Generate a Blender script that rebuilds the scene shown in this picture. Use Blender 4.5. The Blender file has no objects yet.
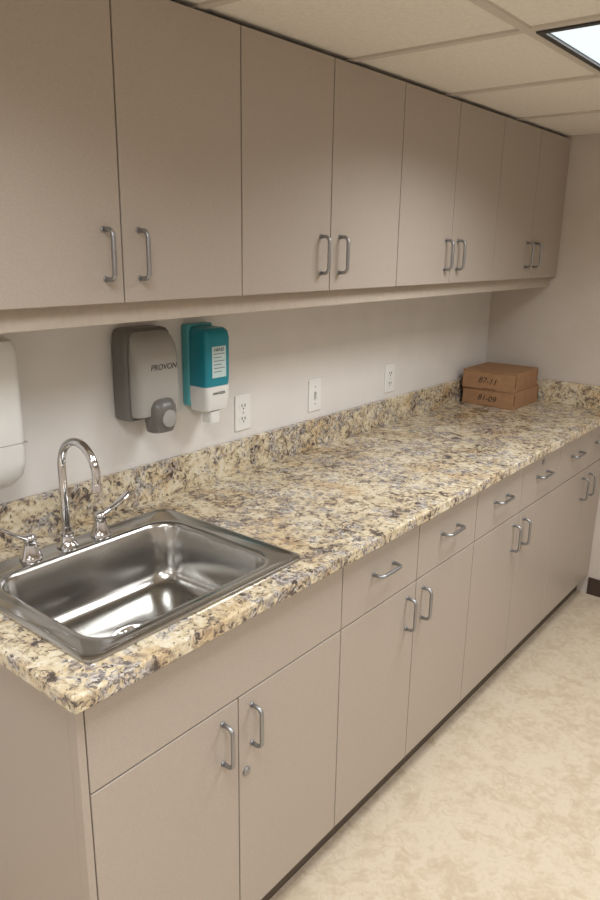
import bpy, bmesh, math
import numpy as np
from mathutils import Matrix, Vector, Euler
sc=bpy.context.scene
try:
    sc.view_settings.view_transform='Standard'; sc.view_settings.look='None'
    sc.view_settings.exposure=0
except Exception: pass
COL=bpy.context.collection
# ------------------------------------------------------------------ materials
def srgb(r,g,b):
    f=lambda c:(c/255/12.92 if c/255<=.04045 else ((c/255+.055)/1.055)**2.4)
    return (f(r),f(g),f(b),1)
def newmat(name,col,rough=.5,metal=0,spec=.5):
    m=bpy.data.materials.new(name);m.use_nodes=True
    b=m.node_tree.nodes['Principled BSDF']
    b.inputs['Base Color'].default_value=col;b.inputs['Roughness'].default_value=rough
    b.inputs['Metallic'].default_value=metal
    b.inputs['Specular IOR Level'].default_value=spec
    return m
def N(m,t,**kw):
    n=m.node_tree.nodes.new(t)
    for k,v in kw.items():
        if k in n.inputs.keys(): n.inputs[k].default_value=v
        else: setattr(n,k,v)
    return n
def L(m,a,b): m.node_tree.links.new(a,b)
def bsdf(m): return m.node_tree.nodes['Principled BSDF']
def ramp(m,stops,interp='LINEAR'):
    r=m.node_tree.nodes.new('ShaderNodeValToRGB');cr=r.color_ramp;cr.interpolation=interp
    while len(cr.elements)<len(stops): cr.elements.new(.5)
    for e,(p,c) in zip(cr.elements,stops): e.position=p;e.color=c
    return r
def mixc(m,fac,a,b,mode='MIX'):
    n=m.node_tree.nodes.new('ShaderNodeMix');n.data_type='RGBA';n.blend_type=mode
    for s,v in ((n.inputs[0],fac),(n.inputs[6],a),(n.inputs[7],b)):
        if hasattr(v,'is_output'): L(m,v,s)
        else: s.default_value=v
    return n.outputs[2]
def noise(m,vec,scale,detail=3,rough=.5,dist=0):
    n=N(m,'ShaderNodeTexNoise',Scale=scale,Detail=detail,Roughness=rough,Distortion=dist);L(m,vec,n.inputs['Vector']);return n
def objco(m): return N(m,'ShaderNodeTexCoord').outputs['Object']
def mottled(name,c1,c2,scale,rough=.5,bump=0,bscale=400,detail=3,spec=.5,lo=.35,hi=.65):
    m=newmat(name,c1,rough,0,spec);co=objco(m)
    n=noise(m,co,scale,detail);r=ramp(m,[(lo,c1),(hi,c2)]);L(m,n.outputs['Fac'],r.inputs[0]);L(m,r.outputs[0],bsdf(m).inputs['Base Color'])
    if bump:
        n2=noise(m,co,bscale,2);b=N(m,'ShaderNodeBump',Strength=bump,Distance=.001);L(m,n2.outputs['Fac'],b.inputs['Height']);L(m,b.outputs[0],bsdf(m).inputs['Normal'])
    return m
M={}
M['lam']=mottled('taupe_laminate',srgb(172,161,150),srgb(178,167,156),260,.42,.10,900,4,.45)
M['lamdark']=newmat('cabinet_gap_dark',srgb(52,45,40),.8)
M['toe']=newmat('toe_kick_brown',srgb(88,76,67),.6)
M['rail']=mottled('light_rail',srgb(178,167,153),srgb(184,173,159),60,.5)
M['wallw']=mottled('white_wall_paint',srgb(226,222,218),srgb(231,227,223),6,.65,.12,260)
M['wallb']=mottled('beige_wall_paint',srgb(203,193,183),srgb(208,199,190),6,.7,.12,260)
M['pull']=newmat('satin_nickel',srgb(162,163,166),.42,1)
M['chrome']=newmat('chrome',srgb(215,215,218),.06,1)
M['white']=newmat('white_plastic',srgb(235,235,233),.35)
M['offw']=newmat('ivory_plastic',srgb(238,237,234),.4)
M['slot']=newmat('dark_slot',srgb(40,38,36),.6)
M['greyl']=newmat('light_grey_plastic',srgb(170,167,162),.32)
M['greyd']=newmat('dark_grey_plastic',srgb(112,109,105),.35)
M['greym']=newmat('mid_grey_plastic',srgb(165,163,160),.35)
M['teal']=newmat('teal_plastic',srgb(22,140,160),.3)
M['teald']=newmat('teal_label',srgb(90,180,190),.4)
M['ink']=newmat('ink',srgb(50,45,42),.7)
M['inkw']=newmat('label_white',srgb(205,228,230),.5)
M['ceil']=mottled('acoustic_tile',srgb(228,221,211),srgb(235,229,220),90,.9,.35,330)
M['grid']=newmat('ceiling_grid_paint',srgb(206,198,187),.5)
M['frame']=newmat('fixture_frame',srgb(55,55,55),.5)
M['base']=newmat('vinyl_baseboard',srgb(66,52,44),.5)
M['card']=mottled('cardboard',srgb(160,122,88),srgb(170,131,96),30,.85,.1,200)
M['card2']=mottled('cardboard_edge',srgb(110,80,54),srgb(118,88,60),30,.9)
M['rubber']=newmat('drain_dark',srgb(35,35,35),.5,.5)
M['steel']=newmat('brushed_stainless',srgb(188,187,184),.21,1)
mm=M['steel'];co=objco(mm);mp=N(mm,'ShaderNodeMapping');mp.inputs['Scale'].default_value=(900,12,900);L(mm,co,mp.inputs[0])
nn=noise(mm,mp.outputs[0],1,1);bb=N(mm,'ShaderNodeBump',Strength=.05,Distance=.0004);L(mm,nn.outputs['Fac'],bb.inputs['Height']);L(mm,bb.outputs[0],bsdf(mm).inputs['Normal'])
# granite
m=newmat('granite',(1,1,1,1),.13,0,.6);co=objco(m)
nd=noise(m,co,34,4,.6)
vm=N(m,'ShaderNodeVectorMath',operation='MULTIPLY_ADD');L(m,nd.outputs['Color'],vm.inputs[0]);vm.inputs[1].default_value=(.035,.035,.035);L(m,co,vm.inputs[2])
def vor(scale):
    v=N(m,'ShaderNodeTexVoronoi',Scale=scale);L(m,vm.outputs[0],v.inputs['Vector'])
    s=N(m,'ShaderNodeSeparateColor');L(m,v.outputs['Color'],s.inputs[0]);return s
v1=vor(84);v2=vor(175)
big=noise(m,co,4.2,4,.6,1.6);mid=noise(m,co,21,4,.62,.9)
def math_(op,a,b):
    q=N(m,'ShaderNodeMath',operation=op)
    for s,v in zip(q.inputs,(a,b)):
        if hasattr(v,'is_output'): L(m,v,s)
        else: s.default_value=v
    return q.outputs[0]
val=math_('ADD',math_('MULTIPLY',v1.outputs[0],.19),math_('MULTIPLY',mid.outputs['Fac'],.72))
val=math_('ADD',val,math_('MULTIPLY',v2.outputs[1],.12))
val=math_('ADD',val,math_('MULTIPLY',big.outputs['Fac'],.52))
val=math_('SUBTRACT',val,.262)
r1=ramp(m,[(.0,srgb(66,59,57)),(.335,srgb(84,75,71)),(.385,srgb(130,117,107)),(.435,srgb(172,155,132)),(.49,srgb(201,185,154)),(.57,srgb(215,202,173)),(.68,srgb(226,217,196)),(.80,srgb(217,212,203))])
L(m,val,r1.inputs[0])
b2=noise(m,co,7,4,.6,1.4)
r2=ramp(m,[(.49,(0,0,0,1)),(.59,(1,1,1,1))]);L(m,b2.outputs['Fac'],r2.inputs[0])
g=ramp(m,[(.0,srgb(94,87,87)),(.35,srgb(146,139,135)),(1,srgb(208,202,194))]);L(m,v2.outputs[0],g.inputs[0])
f=math_('MULTIPLY',r2.outputs[0],math_('GREATER_THAN',v1.outputs[1],.42))
c=mixc(m,f,r1.outputs[0],g.outputs[0])
h=noise(m,co,5.5,3,.55,.8);r3=ramp(m,[(.50,(0,0,0,1)),(.66,(.55,.55,.55,1))]);L(m,h.outputs['Color'],r3.inputs[0])
c=mixc(m,r3.outputs[0],c,srgb(232,201,154),'MULTIPLY')
sp=math_('GREATER_THAN',v2.outputs[2],.94);c=mixc(m,math_('MULTIPLY',sp,.75),c,srgb(62,53,50))
L(m,c,bsdf(m).inputs['Base Color']);M['granite']=m
# floor vinyl
m=newmat('mottled_vinyl',(1,1,1,1),.38,0,.45);co=objco(m)
a=noise(m,co,8,6,.68,.6);b=noise(m,co,30,5,.7,1.0)
q=N(m,'ShaderNodeMath',operation='ADD');L(m,a.outputs['Fac'],q.inputs[0]);L(m,b.outputs['Fac'],q.inputs[1])
r=ramp(m,[(.40,srgb(193,176,152)),(.465,srgb(200,184,160)),(.505,srgb(206,191,168)),(.56,srgb(211,198,176)),(.62,srgb(202,188,166))])
q2=N(m,'ShaderNodeMath',operation='MULTIPLY');L(m,q.outputs[0],q2.inputs[0]);q2.inputs[1].default_value=.5
L(m,q2.outputs[0],r.inputs[0]);L(m,r.outputs[0],bsdf(m).inputs['Base Color']);M['floor']=m
m=newmat('troffer_lens',srgb(200,205,208),.5);bsdf(m).inputs['Emission Color'].default_value=(.80,.93,1,1);bsdf(m).inputs['Emission Strength'].default_value=.85
co=objco(m);vv=N(m,'ShaderNodeTexChecker',Scale=90);L(m,co,vv.inputs['Vector']);b=N(m,'ShaderNodeBump',Strength=.4,Distance=.002);L(m,vv.outputs['Fac'],b.inputs['Height']);L(m,b.outputs[0],bsdf(m).inputs['Normal'])
M['lens']=m
# ------------------------------------------------------------------ mesh helpers
def group(name,loc):
    e=bpy.data.objects.new(name,None);e.location=loc;e.empty_display_size=.1;COL.objects.link(e);return e
def addobj(name,me,mats,parent=None,smooth=False,bevel=0,segs=2):
    o=bpy.data.objects.new(name,me);COL.objects.link(o)
    for mt in (mats if isinstance(mats,list) else [mats]): me.materials.append(M[mt])
    if smooth:
        for p in me.polygons: p.use_smooth=True
    if bevel:
        b=o.modifiers.new('bevel','BEVEL');b.width=bevel;b.segments=segs;b.limit_method='ANGLE';b.angle_limit=math.radians(40)
    if parent:
        o.parent=parent;o.matrix_parent_inverse=Matrix.Translation(parent.location).inverted()
    return o
def boxes(name,lst,mats,parent=None,bevel=0,segs=2):
    bm=bmesh.new()
    for t in lst:
        x0,x1,y0,y1,z0,z1=t[:6];mi=t[6] if len(t)>6 else 0
        v=[bm.verts.new(p) for p in ((x0,y0,z0),(x1,y0,z0),(x1,y1,z0),(x0,y1,z0),(x0,y0,z1),(x1,y0,z1),(x1,y1,z1),(x0,y1,z1))]
        for f in ((3,2,1,0),(4,5,6,7),(0,1,5,4),(1,2,6,5),(2,3,7,6),(3,0,4,7)):
            fc=bm.faces.new([v[i] for i in f]);fc.material_index=mi
    me=bpy.data.meshes.new(name);bm.to_mesh(me);bm.free()
    return addobj(name,me,mats,parent,False,bevel,segs)
def rr(x0,x1,y0,y1,r,z,n=6):
    r=min(r,(x1-x0)/2-1e-5,(y1-y0)/2-1e-5);pts=[]
    for cx,cy,a0 in ((x1-r,y1-r,0),(x0+r,y1-r,90),(x0+r,y0+r,180),(x1-r,y0+r,270)):
        for k in range(n+1):
            a=math.radians(a0+90*k/n);pts.append((cx+r*math.cos(a),cy+r*math.sin(a),z))
    return pts
def loft(name,rings,mats,parent=None,cap0=True,cap1=True,smooth=True,xf=None,bevel=0):
    bm=bmesh.new();R=[]
    for ring in rings:
        R.append([bm.verts.new(xf@Vector(p) if xf else p) for p in ring])
    n=len(R[0])
    for a,b in zip(R,R[1:]):
        for i in range(n): bm.faces.new((a[i],a[(i+1)%n],b[(i+1)%n],b[i]))
    if cap0: bm.faces.new(R[0][::-1])
    if cap1: bm.faces.new(R[-1])
    bmesh.ops.recalc_face_normals(bm,faces=bm.faces)
    me=bpy.data.meshes.new(name);bm.to_mesh(me);bm.free()
    o=addobj(name,me,mats,parent,smooth,bevel)
    if smooth:
        md=o.modifiers.new('es','EDGE_SPLIT');md.split_angle=math.radians(38)
    return o
def lathe(name,prof,loc,axis,mats,parent=None,n=32):
    z=Vector(axis).normalized();q=z.to_track_quat('Z','Y').to_matrix().to_4x4();xf=Matrix.Translation(loc)@q
    rings=[[(max(r,1e-5)*math.cos(2*math.pi*k/n),max(r,1e-5)*math.sin(2*math.pi*k/n),h) for k in range(n)] for r,h in prof]
    return loft(name,rings,mats,parent,xf=xf)
def sweep_rings(pts,rad,ref,n=16,flat=None):
    P=[Vector(p) for p in pts];out=[];ref=Vector(ref)
    for i,p in enumerate(P):
        t=(P[min(i+1,len(P)-1)]-P[max(i-1,0)]).normalized()
        s=t.cross(ref).normalized();u=s.cross(t).normalized()
        r=rad[i] if isinstance(rad,(list,tuple)) else rad
        fb=(flat[i] if flat else 1)
        out.append([tuple(p+s*r*math.cos(2*math.pi*k/n)+u*r*fb*math.sin(2*math.pi*k/n)) for k in range(n)])
    return out
def sweep(name,pts,rad,ref,mats,parent=None,n=16,flat=None):
    return loft(name,sweep_rings(pts,rad,ref,n,flat),mats,parent)
def multi(name,ringsets,mats,parent):
    bm=bmesh.new()
    for rings in ringsets:
        R=[[bm.verts.new(p) for p in ring] for ring in rings];n=len(R[0])
        for a,b in zip(R,R[1:]):
            for i in range(n): bm.faces.new((a[i],a[(i+1)%n],b[(i+1)%n],b[i]))
        bm.faces.new(R[0][::-1]);bm.faces.new(R[-1])
    bmesh.ops.recalc_face_normals(bm,faces=bm.faces)
    me=bpy.data.meshes.new(name);bm.to_mesh(me);bm.free()
    return addobj(name,me,mats,parent,True)
def text(name,s,size,loc,rot,mat,parent,align='CENTER',ext=.0003,shear=0,bold=0):
    cu=bpy.data.curves.new(name,'FONT');cu.body=s;cu.size=size;cu.extrude=ext;cu.align_x=align;cu.align_y='CENTER';cu.shear=shear;cu.offset=bold
    o=bpy.data.objects.new(name+'_tmp',cu);COL.objects.link(o)
    dg=bpy.context.evaluated_depsgraph_get();me=bpy.data.meshes.new_from_object(o.evaluated_get(dg))
    bpy.data.objects.remove(o)
    me.transform(Matrix.Translation(loc)@Euler([math.radians(a) for a in rot]).to_matrix().to_4x4())
    me.materials.clear()
    return addobj(name,me,mat,parent)
# ------------------------------------------------------------------ dims
YF=3.385; CZ=2.085; XR=2.95; YN=-2.1
U0,UW=.9477,.3503; L0,LW=.5809,.3664
XU=.3106
YE=YF-.002; XW=.002
# ------------------------------------------------------------------ room
boxes('floor',[(-.1,XR+.1,YN-.1,YF+.1,-.08,0)],'floor')
boxes('wall_left',[(-.1,0,YN-.1,YF+.1,0,CZ+.1)],'wallw')
boxes('wall_far',[(0,XR,YF,YF+.1,0,CZ+.1)],'wallb')
boxes('wall_right',[(XR,XR+.1,YN-.1,YF+.1,0,CZ+.1)],'wallb')
boxes('wall_near',[(0,XR,YN-.1,YN,0,CZ+.1)],'wallb')
boxes('baseboard_far',[(.63,XR-.008,YF-.008,YF,0,.085)],'base')
boxes('baseboard_right',[(XR-.008,XR,YN,YF,0,.085)],'base')
gx=[.236,.786,1.336,1.886,2.436,2.95]; gy=[-2.1,-1.565,-1.015,-.465,.085,.635,1.185,1.735,2.285,2.835,3.385]
ce=group('ceiling',(1.4,.6,CZ))
fix=[(1,7),(1,4),(1,1),(3,7),(3,4),(3,1)]  # first fixture is in view; the unseen others are added to brighten the room
tiles=[];xs=[0]+gx
for i in range(len(xs)-1):
    for j in range(len(gy)-1):
        if (i-1,j) in fix: continue
        tiles.append((xs[i]+.004,xs[i+1]-.004,gy[j]+.004,gy[j+1]-.004,CZ+.006,CZ+.03))
boxes('acoustic_tiles',tiles,'ceil',ce,.003,1)
bars=[(x-.012,x+.012,YN,YF,CZ,CZ+.006) for x in gx[:-1]]
bars+=[(xs[i]+.012,xs[i+1]-.012,y-.012,y+.012,CZ,CZ+.006) for y in gy[1:-1] for i in range(len(xs)-1)]
boxes('t_grid',bars,'grid',ce)
boxes('ceiling_deck',[(0,XR,YN,YF,CZ+.09,CZ+.1)],'lamdark',ce)
for k,(i,j) in enumerate(fix):
    x0,x1,y0,y1=gx[i]+.014,gx[i+1]-.014,gy[j]+.014,gy[j+1]-.014
    t=group('ceiling_light',((x0+x1)/2,(y0+y1)/2,CZ));w=.016
    boxes('frame',[(x0,x1,y0,y0+w,CZ-.004,CZ+.04),(x0,x1,y1-w,y1,CZ-.004,CZ+.04),(x0,x0+w,y0+w,y1-w,CZ-.004,CZ+.04),(x1-w,x1,y0+w,y1-w,CZ-.004,CZ+.04)],'frame',t,.001)
    boxes('lens',[(x0+w,x1-w,y0+w,y1-w,CZ+.004,CZ+.012)],'lens',t)
    ld=bpy.data.lights.new('fluorescent_lamp','AREA');ld.shape='RECTANGLE';ld.size=x1-x0-2*w-.004;ld.size_y=y1-y0-2*w-.004
    ld.energy=12.6 if j!=4 else 10.4;ld.color=(.97,.985,1);ld.spread=math.radians(146)
    lo=bpy.data.objects.new('fluorescent_lamp',ld);COL.objects.link(lo);lo.parent=t;lo.location=(0,0,.002)
# ------------------------------------------------------------------ handles
def pull(parent,face,y,z,vert,length=.096,name='pull'):
    h=length/2;d=.03;r=.014;pl=[(0,-h)]
    for k in range(7):
        a=math.radians(90*k/6);pl.append((d-r+r*math.sin(a),-h+r-r*math.cos(a)))
    for k in range(7):
        a=math.radians(90*k/6);pl.append((d-r+r*math.cos(a),h-r+r*math.sin(a)))
    pl.append((0,h))
    f=(lambda q:(face+q[0],y,z+q[1])) if vert else (lambda q:(face+q[0],y+q[1],z))
    pts=[f(q) for q in pl];ref=(0,1,0) if vert else (0,0,1)
    rs=[sweep_rings(pts,.0048,ref,12)]
    for e in (-h,h):
        a=f((0,e));b=f((.003,e));rs.append(sweep_rings([a,b],.0062,ref,14))
    return multi(name,rs,'pull',parent)
G=.0018
# ------------------------------------------------------------------ upper cabinets
wc=group('overhead_cabinet',(.002,2.0,1.4926))
y0u=U0-UW
boxes('carcass',[(XW,.288,y0u,YE,1.500,2.072),(.288,.291,y0u,YE,1.495,2.074,1)],['lam','lamdark'],wc)
boxes('top_filler',[(XW,.285,y0u,YE,2.072,CZ-.001)],'lamdark',wc)
boxes('light_rail',[(.262,.280,y0u,YE,1.447,1.500)],'rail',wc,.001)
dl=[]
for i in range(-1,7):
    a=U0+i*UW+G;b=U0+(i+1)*UW-G
    if i==6:b=YF-.004
    dl.append((.2916,XU,a,b,1.4926,2.078))
boxes('doors',dl,'lam',wc,.0012)
for i in (0,2,4,6):
    y=U0+i*UW
    pull(wc,XU,y-.044,1.588,True);pull(wc,XU,y+.042,1.588,True)
# ------------------------------------------------------------------ base cabinets
bc=group('base_cabinet',(.3,2.0,0))
FX=.625;ys=L0
boxes('carcass',[(XW,.600,ys,ys+.018,0,.880,0),(XW,.57,ys+.02,YE,.10,.118,0),(.570,.580,ys+.018,YE,0,.0995,1),
   (.596,.6035,ys+.018,YE,.10,.880,2),(XW,.01,ys+.018,YE,.118,.7,0)],['lam','toe','lamdark'],bc)
boxes('end_stile',[(.600,FX-.001,ys-.016,ys-.0005,0,.880)],'lam',bc,.001)
boxes('end_panel',[(XW,.600,ys-.016,ys-.0002,0,.880)],'lam',bc,.0005)
dl=[];ends=[ys+j*LW for j in range(8)]+[YF-.004]
for j in range(8):
    a=ends[j]+G;b=ends[j+1]-G
    dl.append((.6045,FX,a,b,.100,.6935))
    if j>=2: dl.append((.6045,FX,a,b,.6975,.872))
dl.append((.6045,FX,ends[0]+G,ends[2]-G,.6975,.872))
boxes('doors_and_drawers',dl,'lam',bc,.0012)
for j in (1,3,5,7):
    y=ends[j];pull(bc,FX,y-.048,.610,True);pull(bc,FX,y+.040,.610,True)
for j in range(2,8):
    pull(bc,FX,(ends[j]+ends[j+1])/2,.797,False)
lp=[(.010,0),(.010,.004),(.0085,.0055),(.0,.0055)]
lathe('cam_lock',lp,(FX,ends[1]+.022,.500),(1,0,0),'pull',bc,20)
lathe('cam_lock_2',lp,(FX,(ends[5]+ends[6])/2,.845),(1,0,0),'pull',bc,20)
# ------------------------------------------------------------------ countertop
CT=.914;CY0=.5487
ct=group('granite_countertop',(.3,2,CT))
bm=bmesh.new();X=[XW,.118,.560,.65];Y=[CY0,.655,1.155,YE]
V={}
for z in (.882,CT):
    for i,x in enumerate(X):
        for j,y in enumerate(Y): V[i,j,z]=bm.verts.new((x,y,z))
for i in range(3):
    for j in range(3):
        if (i,j)==(1,1): continue
        bm.faces.new([V[i,j,CT],V[i+1,j,CT],V[i+1,j+1,CT],V[i,j+1,CT]])
        bm.faces.new([V[i,j,.882],V[i,j+1,.882],V[i+1,j+1,.882],V[i+1,j,.882]])
def side(a,b): bm.faces.new([V[a[0],a[1],CT],V[b[0],b[1],CT],V[b[0],b[1],.882],V[a[0],a[1],.882]])
for i in range(3): side((i,0),(i+1,0));side((i,3),(i+1,3))
for j in range(3): side((0,j),(0,j+1));side((3,j),(3,j+1))
side((1,1),(2,1));side((1,2),(2,2));side((1,1),(1,2));side((2,1),(2,2))
bmesh.ops.recalc_face_normals(bm,faces=bm.faces)
me=bpy.data.meshes.new('slab');bm.to_mesh(me);bm.free()
addobj('slab',me,'granite',ct,False,.005,3)
boxes('backsplash',[(XW,.02,CY0,YE,CT,1.018),(.02,.65,YF-.02,YE,CT,1.018)],'granite',ct,.0015)
# ------------------------------------------------------------------ sink
sk=group('kitchen_sink',(.34,.9,CT))
ox0,ox1,oy0,oy1=.094,.590,.618,1.210
bx0,bx1,by0,by1=.168,.546,.672,1.155
z0=CT+.0005
def o_(d,z,r=.028): return rr(ox0+d,ox1-d,oy0+d,oy1-d,r,z,8)
def b_(d,z,r=.062): return rr(bx0+d,bx1-d,by0+d,by1-d,r,z,8)
rings=[o_(.004,z0),o_(0,z0+.001),o_(.001,z0+.005),o_(.005,z0+.0075),o_(.011,z0+.0075),o_(.015,z0+.0045,.022),
  b_(-.014,z0+.0045,.07),b_(-.006,z0+.0045,.066),b_(-.001,z0+.002),b_(.003,z0-.006),b_(.010,.815,.06),b_(.013,.795,.058),b_(.020,.778,.056),b_(.033,.766,.05),b_(.055,.760,.045),b_(.09,.7575,.04)]
dcx,dcy=(bx0+bx1)/2-.005,(by0+by1)/2-.01
def circ(r,z): return rr(dcx-r,dcx+r,dcy-r,dcy+r,r,z,8)
rings+=[circ(.062,.7555),circ(.058,.7545)]
loft('bowl',rings,'steel',sk,cap0=False,cap1=False)
rings=[circ(.0585,.7547),circ(.056,.7568),circ(.050,.7565),circ(.044,.750),circ(.040,.742),circ(.02,.741)]
loft('drain_flange',rings,'chrome',sk,cap0=False,cap1=True)
lathe('strainer_knob',[(.03,0),(.032,.003),(.012,.005),(.006,.008),(.007,.016),(.0,.018)],(dcx,dcy,.741),(0,0,1),'chrome',sk,20)
boxes('strainer_holes',[(dcx+.034*math.cos(a)-.002,dcx+.034*math.cos(a)+.002,dcy+.034*math.sin(a)-.002,dcy+.034*math.sin(a)+.002,.7410,.7422) for a in [k*math.pi/6 for k in range(12)]],'rubber',sk)
# ------------------------------------------------------------------ faucet
fx,fy,fz=.130,.885,z0+.0048
fa=group('faucet',(fx,fy,fz))
lathe('spout_base',[(.025,0),(.025,.004),(.021,.008),(.0165,.014),(.0145,.028),(.0165,.031),(.0165,.036),(.0125,.040),(.012,.05)],(fx,fy,fz),(0,0,1),'chrome',fa)
rad=.066;zc=fz+.200
pts=[(fx,fy,fz+.03),(fx,fy,fz+.10),(fx,fy,fz+.155),(fx,fy,zc-.01)]
for k in range(0,25):
    a=math.radians(180-k*(186/24));pts.append((fx+rad+rad*math.cos(a),fy,zc+rad*math.sin(a)))
e=Vector(pts[-1]);dr=(Vector(pts[-1])-Vector(pts[-2])).normalized()
pts.append(tuple(e+dr*.012))
sweep('gooseneck',pts,[.0095]*len(pts),(0,1,0),'chrome',fa,20)
q=e+dr*.008
lathe('aerator',[(.0108,0),(.0118,.002),(.0118,.018),(.0100,.020),(.0,.020)],q,tuple(dr),'chrome',fa,24)
for nm,yy,s in (('right',.978,1),('left',.790,-1)):
    lathe('valve_'+nm,[(.0255,0),(.0255,.004),(.023,.008),(.019,.020),(.0145,.034),(.0135,.040),(.0150,.043),(.0150,.052),(.012,.058),(.006,.061),(0,.061)],(fx,yy,fz),(0,0,1),'chrome',fa)
    pp=[(fx,yy-s*.004,fz+.050),(fx+.004,yy+s*.014,fz+.056),(fx+.01,yy+s*.030,fz+.066),(fx+.016,yy+s*.048,fz+.078),(fx+.020,yy+s*.062,fz+.089),(fx+.022,yy+s*.070,fz+.096),(fx+.023,yy+s*.073,fz+.098)]
    sweep('lever_'+nm,pp,[.0085,.0085,.0085,.0105,.0125,.010,.003],(0,-s*.5,1),'chrome',fa,16,[.9,.8,.6,.45,.38,.38,.4])
# ------------------------------------------------------------------ soap dispenser
sd=group('soap_dispenser',(0,1.21,1.28))
y0,y1=1.130,1.288
prof=[(1.164,.006),(1.168,.002),(1.20,0),(1.36,0),(1.387,.004),(1.397,.012),(1.401,.024)]
loft('back_plate',[rr(0,.060-i*.3,y0+i,y1-i,.012,z) for z,i in prof],'greyd',sd)
prof=[(1.174,.088,.010),(1.178,.096,.006),(1.23,.100,.004),(1.32,.100,.004),(1.355,.094,.006),(1.378,.080,.010),(1.390,.064,.018),(1.394,.056,.03)]
loft('cover',[rr(.045,x,y0+i+.006,y1-i-.001,.022,z) for z,x,i in prof],'greyl',sd)
prof=[(1.128,.10,.014),(1.133,.114,.005),(1.16,.122,.0),(1.20,.120,.0),(1.216,.110,.004),(1.221,.100,.01)]
loft('push_lever',[rr(.052,x,1.176+i,1.258-i,.030,z) for z,x,i in prof],'greyd',sd)
lathe('push_button',[(.023,0),(.023,.003),(.020,.0045),(0,.0045)],(.1205,1.217,1.170),(1,0,0),'greym',sd,28)
text('label_text','PROVON',.021,(.1004,1.222,1.303),(90,0,90),'ink',sd,shear=.2)
# ------------------------------------------------------------------ sanitizer dispenser
sn=group('hand_sanitizer_dispenser',(0,1.42,1.26))
y0,y1=1.374,1.470
prof=[(1.225,.094,0),(1.24,.098,0),(1.36,.100,0),(1.378,.096,.002),(1.387,.086,.008)]
loft('teal_cover',[rr(.024,x,y0+i,y1-i,.012,z) for z,x,i in prof],'teal',sn)
loft('back_plate',[rr(0,.030,y0-.003+i,y1+.003-i,.008,z) for z,i in ((1.165,.004),(1.17,0),(1.385,0),(1.395,.006))],'teald',sn)
prof=[(1.150,.078,.012),(1.156,.092,.005),(1.185,.099,.001),(1.2245,.0985,0)]
loft('lower_housing',[rr(.020,x,y0+i,y1-i,.014,z) for z,x,i in prof],'white',sn)
loft('nozzle',[rr(.045,.086,1.400,1.442,.012,z) for z in (1.118,1.151)]+[],'white',sn)
boxes('label',[(.0985,.1006,1.396,1.450,1.250,1.338)],'inkw',sn,.0004)
boxes('label_lines',[(.1006,.1009,1.402,1.444-.012*(k%2),1.316-k*.010,1.3180-k*.010) for k in range(6)],'greyd',sn)
text('label_text','SANITIZER',.010,(.0998,1.422,1.205),(90,0,90),'ink',sn)
text('label_text_2','HAND',.013,(.1009,1.423,1.328),(90,0,90),'ink',sn)
# ------------------------------------------------------------------ paper towel dispenser
pt=group('paper_towel_dispenser',(0,.66,1.25))
prof=[(1.066,.03,.02),(1.072,.05,.010),(1.10,.085,.002),(1.14,.10,0),(1.38,.10,0),(1.405,.092,.004),(1.415,.07,.014)]
loft('shell',[rr(0,x,.52+i,.825-i,.02,z) for z,x,i in prof],'white',pt)
boxes('towel_slot',[(.03,.05,.56,.765,1.062,1.0665)],'slot',pt)
boxes('shell_seam',[(.02,.1002,.5198,.8252,1.180,1.182)],'greyl',pt)
# ------------------------------------------------------------------ outlets
def outlet(y,z):
    g=group('electrical_outlet',(0,y,z))
    boxes('plate',[(.0003,.0055,y-.035,y+.035,z-.0575,z+.0575)],'offw',g,.0025,3)
    for s in (-1,1):
        zc=z+s*.0205
        xf=Matrix(((0,0,1,.0),(1,0,0,y),(0,1,0,zc),(0,0,0,1)))
        loft('receptacle',[rr(-.017,.017,-.0145,.0145,.012,h) for h in (.004,.0068)],'offw',g,xf=xf)
        boxes('slots',[(.0066,.0071,y-.0085,y-.0050,zc-.002,zc+.0070),(.0066,.0071,y+.0050,y+.0085,zc-.003,zc+.0070),(.0066,.0071,y-.0025,y+.0025,zc-.010,zc-.0055)],'slot',g)
    lathe('screw',[(.003,0),(.003,.001),(0,.0015)],(.0055,y,z),(1,0,0),'greyl',g,12)
outlet(1.619,1.101);outlet(2.483,1.099)
g=group('light_switch',(0,1.989,1.102));y,z=1.989,1.102
boxes('plate',[(.0003,.0055,y-.035,y+.035,z-.0575,z+.0575)],'offw',g,.0025,3)
boxes('toggle_frame',[(.005,.0068,y-.006,y+.006,z-.0125,z+.0125)],'greyl',g,.0006)
boxes('toggle',[(.006,.017,y-.0038,y+.0038,z-.010,z-.001)],'white',g,.001)
for s in (-1,1): lathe('screw',[(.003,0),(.003,.001),(0,.0015)],(.0055,y,z+s*.03),(1,0,0),'greyl',g,12)
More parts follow.
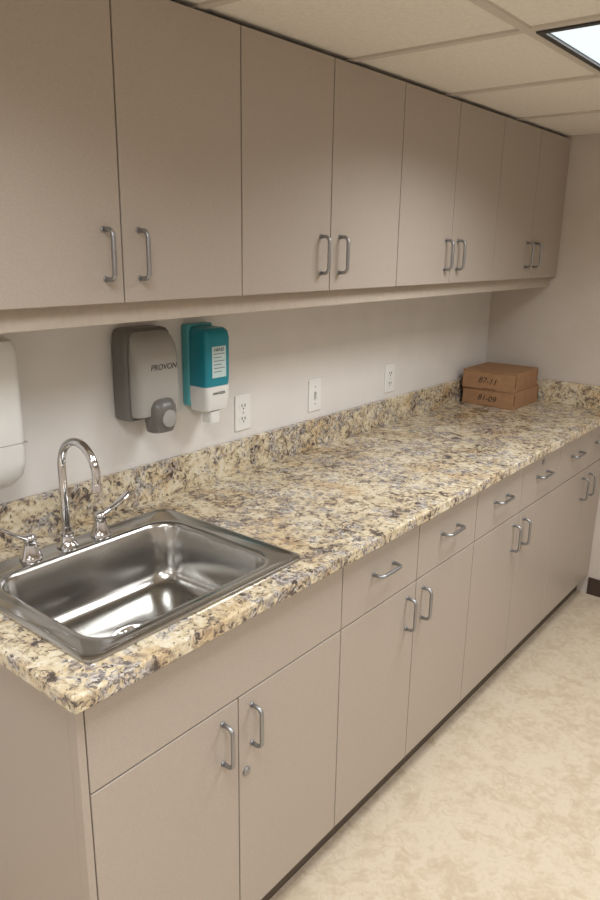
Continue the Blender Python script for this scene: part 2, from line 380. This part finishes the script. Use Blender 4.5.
# ------------------------------------------------------------------ boxes
def carton(cx,cy,z,w,d,h,ang,label):
    g=group('cardboard_box',(cx,cy,z))
    x0,x1,y0,y1=-w/2,w/2,-d/2,d/2
    objs=[boxes('tray',[(x0,x1,y0,y1,0.0005,h-.006)],'card',g,.0015),
      boxes('lid',[(x0-.001,x1+.001,y0-.001,y1+.001,h-.0045,h-.0005),(x1-.004,x1+.002,y0+.018,y1-.018,h*.30,h-.003)],'card',g,.001),
      boxes('lid_gap',[(x0+.001,x1-.001,y0+.001,y1-.001,h-.0062,h-.0044)],'card2',g),
      boxes('tuck_slots',[(x1-.001,x1+.0006,y0+.004,y0+.012,h*.25,h-.012),(x1-.001,x1+.0006,y1-.012,y1-.004,h*.25,h-.012),(x0+.10,x0+.16,y0-.0005,y0+.001,.003,.006)],'card2',g),
      text('marker_text',label,.039,(-.004,y0-.0006,h*.46),(90,4,0),'ink',g,shear=.22)]
    for o in objs: o.matrix_parent_inverse=Matrix.Identity(4)
    g.rotation_euler=(0,0,math.radians(ang))
carton(.172,3.205,CT,.252,.275,.078,-1.5,'81-09')
carton(.166,3.200,CT+.078,.252,.275,.084,1.0,'87-11')
# ------------------------------------------------------------------ world + camera
w=bpy.data.worlds.new('World');sc.world=w;w.use_nodes=True
w.node_tree.nodes['Background'].inputs[0].default_value=(1,.97,.93,1);w.node_tree.nodes['Background'].inputs[1].default_value=.05
cd=bpy.data.cameras.new('camera');cam=bpy.data.objects.new('camera',cd);COL.objects.link(cam);sc.camera=cam
cd.sensor_fit='VERTICAL';cd.sensor_height=24;cd.lens=721.18/900*24;cd.clip_start=.02
R=np.array([0.77534,0.63111,0.01530,0.18322,-0.20171,-0.96214,-0.60434,0.74905,-0.27224]).reshape(3,3)
u_,s_,vt=np.linalg.svd(R);R=u_@vt
cam.matrix_world=Matrix(((R[0][0],-R[1][0],-R[2][0],1.5448),(R[0][1],-R[1][1],-R[2][1],0),(R[0][2],-R[1][2],-R[2][2],1.6103),(0,0,0,1)))
